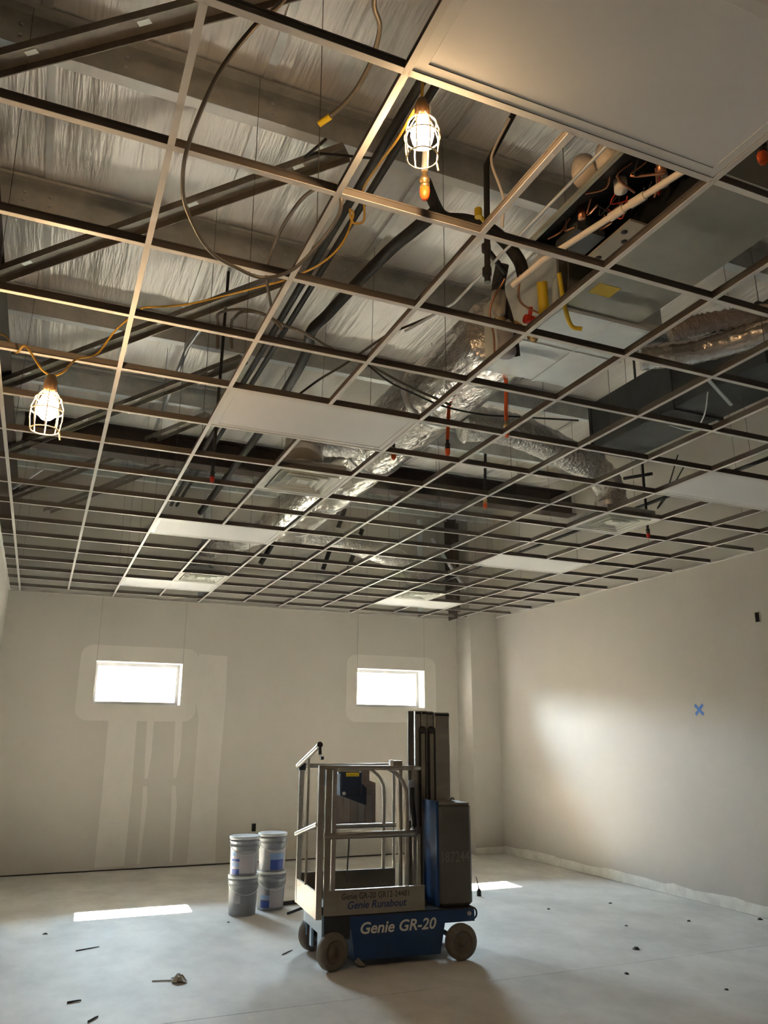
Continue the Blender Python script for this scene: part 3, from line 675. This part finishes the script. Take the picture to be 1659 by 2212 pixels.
def wheel(x, y, yw, out):
    ax = Vector((math.sin(yw), -math.cos(yw), 0)) * out
    c = Vector((x, y, .135))
    o = lp('wheel', MB().lathe([(.085, .036), (.118, .038), (.130, .030), (.135, .018), (.135, -.018), (.130, -.030), (.118, -.038), (.085, -.036)], c, 32, ax), RUBBER)
    lp('hub', MB().lathe([(0, .024), (.03, .024), (.032, .018), (.075, .018), (.086, .030), (.090, .036), (.090, -.034), (0, -.034)], c, 32, ax), HUB, o)
wheel(.035, .055, math.radians(20), 1); wheel(1.105, .040, math.radians(3), 1); wheel(.035, .690, math.radians(20), -1); wheel(1.105, .715, 0, -1)
lp('tie_down_ring', MB().tube([(1.25+.028*math.cos(a*PI/8), .10, .325+.038*math.sin(a*PI/8)) for a in range(17)], .008, 8, False), BLACK)
lp('kerb_guard', MB().prism([(.21,.05),(.25,.02),(.30,.02),(.24,.08)], 'y', .05, .075), ALU)
# platform
lp('platform_floor', MB().box(-.09, .03, .425, .80, .74, .455), DECK)
tb = lp('toe_board', MB().box(-.055, .018, .39, .785, .032, .565).box(-.055, .012, .558, .785, .04, .572), ALUD)
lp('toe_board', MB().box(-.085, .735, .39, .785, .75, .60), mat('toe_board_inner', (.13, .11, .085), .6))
lp('toe_board', MB().box(-.115, .03, .37, -.10, .74, .56), ALU)
lp('corner_post', MB().box(-.118, .008, .37, -.072, .05, 1.50), ALU)
lp('corner_post', MB().box(-.118, .712, .37, -.078, .75, 1.48), ALU)
lp('corner_post', MB().box(-.058, .012, .57, -.010, .035, 1.47), ALUD)
lp('rail_post', MB().box(.000, .018, .565, .034, .046, 1.47), ALU)
lp('top_rail', MB().tube([(-.09, .03, 1.485), (.70, .04, 1.475), (.775, .10, 1.47), (.80, .30, 1.465)], .019, 10).box(-.02, .02, 1.462, .70, .045, 1.492), ALU)
lp('top_rail', MB().tube([(-.09, .73, 1.475), (.79, .73, 1.475)], .019, 10), ALU)
lp('mid_rail', MB().tube([(-.06, .03, .965), (.64, .035, .965), (.72, .08, .96), (.80, .32, .955)], .026, 12), ALU)
lp('mid_rail', MB().tube([(-.09, .73, .96), (.79, .73, .96)], .020, 10), ALU)
lp('curved_rail', MB().tube(spline([(.50, .73, 1.47), (.58, .73, 1.42), (.655, .73, 1.33), (.675, .73, 1.2), (.67, .73, .60)], 6), .017, 10), ALU)
lp('curved_rail', MB().tube(spline([(.50, .10, 1.47), (.58, .10, 1.42), (.645, .10, 1.33), (.665, .10, 1.2), (.66, .10, .57)], 6), .017, 10), ALU)
lp('rail_post', MB().tube([(.77, .73, 1.47), (.77, .73, .60)], .014, 10), ALU)
lp('rail_post', MB().tube([(.715, .40, 1.465), (.715, .40, .45)], .016, 10), ALUD)
lp('rail_post', MB().tube([(.775, .12, .95), (.775, .12, .45)], .016, 10), ALUD)
ga = lp('gate_bar', MB().tube([(-.13, .74, 1.475), (-.118, .035, 1.655)], .021, 10), ALU)
lp('grip_end', MB().tube([(-.118, .045, 1.652), (-.118, .01, 1.662)], .025, 10).tube([(-.116, .02, 1.64), (-.112, .02, 1.585)], .014, 8), BLACK, ga)
lp('gate_bar', MB().tube([(-.125, .74, .91), (-.115, .03, 1.055)], .020, 10), ALU)
lp('gate_post', MB().tube([(-.112, .40, .56), (-.112, .40, 1.56)], .010, 8), ALUD)
lp('gate_latch', MB().box(-.13, .69, 1.44, -.07, .76, 1.50), BLACK)
lp('hinge_block', MB().box(-.11, .0, 1.545, -.085, .03, 1.57), BLACK)
# controls, papers
cb = lp('control_box', MB().bevbox(.115, .20, 1.25, .305, .36, 1.44, .012).prism([(.12,1.255),(.345,1.175),(.345,1.31),(.29,1.36)], 'y', .21, .35), mat('control_box_navy', (.010, .018, .045), .4))
lp('label_plate', MB().box(.16, .196, 1.405, .275, .20, 1.436), YTAPE, cb)
lp('button', MB().lathe([(0, .012), (.014, .01), (.014, 0)], (.145, .199, 1.272), 12, (0, -1, 0)), LETTER, cb)
lp('control_bracket', MB().box(.05, .26, 1.44, .30, .33, 1.47), ALUD)
lp('label_sticker', MB().box(.0, .30, 1.33, .045, .305, 1.45), INKL)
lp('label_sticker', MB().box(.05, .30, 1.40, .09, .305, 1.45), PAPER)
lp('document_panel', MB().prism([(.14,.985),(.585,.985),(.585,1.325),(.525,1.345),(.525,1.455),(.14,1.455)], 'y', .70, .708), DOCS)
SHEETM = [mat('faded_sheet', (.28, .235, .22), .7), mat('faded_sheet_pale', (.33, .29, .275), .7)]
for k in range(5): lp('document_sheet', MB().box(.22+.068*k, .697, 1.0, .275+.068*k, .70, 1.22), SHEETM[k % 2])
lp('tool_block', MB().box(.52, .03, 1.49, .60, .07, 1.535), ALUD); lp('tool_block', MB().box(.495, .03, 1.49, .52, .07, 1.54), LETTER)
lp('white_cylinder', MB().tube([(.80, .36, 1.03), (.80, .36, 1.36)], .022, 12), PAPER)
lp('hanging_cable', MB().tube(spline([(.79, .30, 1.30), (.77, .26, 1.16), (.775, .24, 1.05), (.80, .28, 1.0), (.81, .33, 1.08), (.80, .34, 1.22)], 6), .022, 8), BLACK)
lp('drop_cord', MB().tube(spline([(.17, .06, .99), (.155, .06, .93), (.15, .06, .85), (.14, .06, .62)], 5), .006, 6), BLACK)
lp('red_clip', MB().box(.60, .03, .95, .66, .065, .99), mat('dark_red_clip', (.16, .03, .03), .5))
# mast: nested extrusions
xs = [(.800, .858, 1.952), (.880, .935, 1.957), (.940, .995, 1.957), (1.000, 1.060, 1.953), (1.068, 1.215, 1.943)]
for k, (a, b, h) in enumerate(xs):
    y0 = .45 + (.01 if k % 2 else 0) + (.06 if k == 0 else 0)
    y1 = .66-.015*k
    if k == 0: y0, y1 = .425, .447  # thin dark plate added to cover the window-lit sides behind it
    o = lp('mast_section', MB().bevbox(a, y0, .40, b, y1, h, .006), ALU if k else TAUPE)
    if k: lp('end_cap', MB().box(a+.004, y0-.004, h-.03, b-.004, .6, h-.012), BLACK, o)
for x in (.945, 1.030):
    o = lp('lifting_chain', MB().prism(rrect(x-.033, .95, x+.033, 1.82, .03), 'y', .438, .447), BLACK)
    lp('chain_guard', MB().box(x-.018, .432, .95, x+.018, .438, 1.755), ALUD, o)
    lp('pulley', MB().lathe([(0, .006), (.026, .006), (.03, 0), (.026, -.006), (0, -.006)], (x, .437, 1.785), 16, (0, 1, 0)), BLACK, o)
lp('mast_foot', MB().box(.83, .44, .378, 1.23, .66, .45), BLUE)
lp('mast_upright', MB().box(.825, .38, .40, .865, .42, 1.47), ALU)
pu = lp('power_unit_cover', MB().bevbox(.955, .10, .385, 1.252, .43, 1.175, .022), TAUPE)
lp('side_panel', MB().box(.935, .115, .385, .956, .425, 1.20), BLUE, pu)
lp('cover_edge', MB().box(.956, .108, 1.172, 1.235, .42, 1.186), ALUD, pu)
lp('lifting_eye', MB().tube([(1.19+.018*math.cos(a*PI/6), .36, 1.19+.018*math.sin(a*PI/6)) for a in range(7)], .005, 6, False), BLACK, pu)
lp('marker_lamp', MB().lathe([(0, .012), (.018, .01), (.018, 0)], (1.19, .058, .335), 12, (0, -1, 0)), PAPER)
lp('floor_rod', MB().tube([(-.04, .60, .36), (-.20, .66, .30)], .012, 8), BLACK)

def text(body, name, m, x, z, y, h, width, parent, shear=0, bold=0):
    c = bpy.data.curves.new(name, 'FONT'); c.body = body; c.size = 1; c.extrude = .004; c.shear = shear; c.offset = bold; c.resolution_u = 3
    o = bpy.data.objects.new(name, c); col.objects.link(o)
    dg = bpy.context.evaluated_depsgraph_get(); me = bpy.data.meshes.new_from_object(o.evaluated_get(dg))
    bpy.data.objects.remove(o)
    xs = [v.co.x for v in me.vertices]; ys = [v.co.y for v in me.vertices]
    sx, sy = width/(max(xs)-min(xs)), h/(max(ys)-min(ys)); x0, y0 = min(xs), min(ys)
    for v in me.vertices: a, b, cc = v.co; v.co = (x+(a-x0)*sx, y-cc*.25, z+(b-y0)*sy)
    me.materials.clear(); me.materials.append(m)
    o = bpy.data.objects.new(name, me); col.objects.link(o); o.parent = parent; return o
text('Genie GR-20', 'lettering', LETTER, .26, .238, .059, .085, .64, ch, .22, .018)
text('Genie GR-20 GR12-24481', 'lettering', DARKL, .09, .500, .0175, .045, .56, tb, .0, .01)
text('Genie Runabout', 'lettering', NAVYL, .14, .430, .0175, .056, .49, tb, .22, .016)
text('187244', 'lettering', FAINTL, .975, .72, .099, .085, .25, pu, 0, .01)

# ------------------------------------------------------------------ joint compound pails
KL = ['grey pail at the bottom of the left stack, closest to the camera', 'pail with a pale label on top of the left stack',
      'pail at the bottom of the right stack with blue print low on its label', 'pail with a bright blue label on top of the right stack']
def pail(k, x, y, z, lab):
    t = thing('plastic_pail', KL[k], 'bucket', (x, y, z), group='stacked compound pails')
    c = (x, y, z)
    MB().lathe([(0, .004), (.128, 0), (.134, .006), (.143, .27), (.150, .272), (.150, .284), (.145, .288), (.147, .315), (.153, .318), (.153, .330), (.147, .334), (.149, .352), (0, .352)], c, 36).build('body', BUCKET, t)
    MB().lathe([(.150, .345), (.157, .347), (.157, .368), (.150, .373), (.140, .366), (0, .366)], c, 36).build('lid', LID, t)
    MB().tube([(x+.155*math.cos(a), y-.155*math.sin(a)*1.0, z+.30-.10*math.sin(a)) for a in [PI*q/16 for q in range(17)]], .0035, 6).build('handle', GREYCONDUIT, t)
    for a0, a1, z0, z1, m, nm in lab:
        vs = []; n = 10
        for i in range(n+1):
            a = math.radians(a0+(a1-a0)*i/n)
            for zz in (z0, z1):
                r = .1355+(.0085*zz/.27)+(.0012 if nm == 'label' else .0028); vs.append((x+r*math.sin(a), y-r*math.cos(a), z+zz))
        MB().add(vs, [(2*i, 2*i+2, 2*i+3, 2*i+1) for i in range(n)], True).build(nm, m, t)
x1, y1 = 1.925, 6.86; x2, y2 = 2.262, 7.02
pail(0, x1, y1, 0, [(-50, -22, .12, .20, PAPER, 'sticker')])
pail(1, x1-.004, y1, .368, [(-62, 38, .03, .24, PAPER, 'label'), (-72, -32, .02, .07, INK, 'print'), (-72, -34, .09, .13, INKL, 'print'), (-72, -32, .14, .165, INK, 'print'), (-70, -46, .19, .23, INKL, 'print')])
pail(2, x2, y2, 0, [(-20, 45, .03, .22, PAPER, 'label'), (-62, -20, .03, .10, INK, 'print'), (-62, -20, .11, .15, INKL, 'print')])
pail(3, x2, y2, .368, [(-45, 62, .02, .22, PAPER, 'label'), (-22, 40, .02, .12, INK, 'print'), (-24, 42, .12, .18, INKL, 'print')])

# ------------------------------------------------------------------ wall boxes, tape and floor scraps
def outlet(label, c, axis, w, h):
    t = thing('outlet_box', label, 'outlet box', c); x, y, z = c
    if axis == 'x':
        MB().box(x-.003, y-w/2, z-h/2, x-.001, y+w/2, z+h/2).build('opening', BOXG, t)
        f = MB(); q = .008
        f.box(x-.007, y-w/2-q, z-h/2-q, x, y-w/2, z+h/2+q).box(x-.007, y+w/2, z-h/2-q, x, y+w/2+q, z+h/2+q).box(x-.007, y-w/2, z-h/2-q, x, y+w/2, z-h/2).box(x-.007, y-w/2, z+h/2, x, y+w/2, z+h/2+q)
    else:
        MB().box(x-w/2, y-.003, z-h/2, x+w/2, y-.001, z+h/2).build('opening', BOXG, t)
        f = MB(); q = .008
        f.box(x-w/2-q, y-.007, z-h/2-q, x-w/2, y, z+h/2+q).box(x+w/2, y-.007, z-h/2-q, x+w/2+q, y, z+h/2+q).box(x-w/2, y-.007, z-h/2-q, x+w/2, y, z-h/2).box(x-w/2, y-.007, z+h/2, x+w/2, y, z+h/2+q)
    f.build('rim', BOXR, t)
outlet('dark empty outlet box high on the right wall', (XR, 4.35, 2.965), 'x', .055, .10)
outlet('dark empty outlet box low on the back wall above the pails', (2.847, YB, .470), 'y', .06, .105)
t = thing('tape_cross', 'blue masking tape cross stuck on the right wall', 'tape', (XR-.001, 5.31, 2.04))
for sgn in (-1, 1): MB().bar((XR-.0015-.0005*sgn, 5.31-.06, 2.04-.055*sgn), (XR-.0015-.0005*sgn, 5.31+.06, 2.04+.055*sgn), .034, .001, (1, 0, 0)).build('tape_strip', TAPEB, t)
f = MB()
for a in ((5.275, 2.13, 5.280, 2.215), (5.325, 2.13, 5.330, 2.215), (5.275, 2.21, 5.33, 2.215)): f.box(XR-.001, a[0], a[1], XR, a[2], a[3])
tag(f.build('pencil_outline', LILAC), 'small pale pencilled outline on the right wall above the blue tape cross', 'mark')
t = thing('drywall_scrap', 'crumpled pale scrap with a tail lying on the floor at left front', 'scrap', (.967, 4.80, 0))
random.seed(3)
s = MB(); n = 11; ring = [(.967+.055*(1+random.uniform(-.4, .5))*math.cos(2*PI*k/n), 4.80+.075*(1+random.uniform(-.4, .5))*math.sin(2*PI*k/n), .002+random.uniform(0, .012)) for k in range(n)]
top = [(.967+.03*math.cos(2*PI*k/n), 4.80+.035*math.sin(2*PI*k/n), .024+random.uniform(0, .022)) for k in range(n)]
s.add(ring+top+[(.967, 4.80, .035)], [(k, (k+1)%n, n+(k+1)%n, n+k) for k in range(n)]+[(n+k, n+(k+1)%n, 2*n) for k in range(n)])
s.build('crumpled_body', SCRAP, t); MB().bar((.92, 4.82, .006), (.79, 4.86, .005), .012, .006).build('tail', SCRAP, t)
def stick(label, p, ang, L, w=.010):
    d = Vector((math.cos(ang), math.sin(ang), 0))*L/2; p = Vector((*p, w*.4))
    m = MB().tube([p-d, p+d*.4+Vector((0,0,w*.1)), p+d], [w*.5, w*.42, w*.3], 6); tag(m.build('floor_debris', DEBRIS), label, 'debris', 'small debris on the floor')
def crumb(label, p, r):
    m = MB(); n = 7; vs = [(p[0]+r*(1+random.uniform(-.4,.4))*math.cos(2*PI*k/n), p[1]+r*(1+random.uniform(-.4,.4))*math.sin(2*PI*k/n), 0) for k in range(n)]
    vs += [(p[0]+r*.5*math.cos(2*PI*k/n), p[1]+r*.5*math.sin(2*PI*k/n), r*.45) for k in range(n)]
    m.add(vs, [(k, (k+1)%n, n+(k+1)%n, n+k) for k in range(n)]+[tuple(range(n, 2*n))]); tag(m.build('floor_debris', DEBRIS), label, 'debris', 'small debris on the floor')
stick('thin dark stick on the floor below the left sunlit patch', (.41, 6.0), .35, .20)
stick('short dark stick on the floor left of the lift front wheel', (1.93, 5.26), .75, .16)
stick('dark splinter on the floor at the bottom left edge', (.34, 4.17), .9, .10, .014)
stick('dark scrap on the floor left of the pale crumpled scrap, nearer the camera', (.245, 4.58), .2, .09, .014)
crumb('dark crumb on the floor at the far left', (.09, 6.70), .022); crumb('dark crumb on the floor just left of the pail stacks', (1.72, 6.55), .014)
crumb('larger dark crumb on the floor right of the lift, beyond the joint', (4.71, 4.26), .035); crumb('dark crumb on the floor right of the lift, on the near slab', (4.14, 3.70), .022)
crumb('dark crumb at the lower right of the floor', (4.54, 3.11), .018); crumb('dark crumb close to the right wall', (5.91, 4.91), .022)
crumb('dark crumb in the middle of the right floor', (5.20, 4.98), .018); crumb('dark scrap at the right edge against the wall strip', (6.62, 4.70), .03)
crumb('tiny crumb between the lift and the right wall', (4.95, 5.9), .02); crumb('pale edged crumb near the right wall foot', (5.75, 5.9), .02)
t = thing('floor_tool', 'small dark pointed tool standing on the floor right of the lift', 'tool', (4.635, 6.80, 0))
MB().lathe([(0, 0), (.026, 0), (.026, .05), (.016, .075), (0, .076)], (4.635, 6.80, 0), 12).build('base', BLACK, t); MB().tube([(4.635, 6.80, .07), (4.61, 6.82, .20)], [.009, .005], 8).build('tip', BLACK, t)
tag(MB().bar((2.40, 7.12, .02), (2.66, 7.16, .02), .04, .035).build('wood_offcut', DEBRIS), 'dark offcut lying on the floor between the pails and the lift', 'offcut')
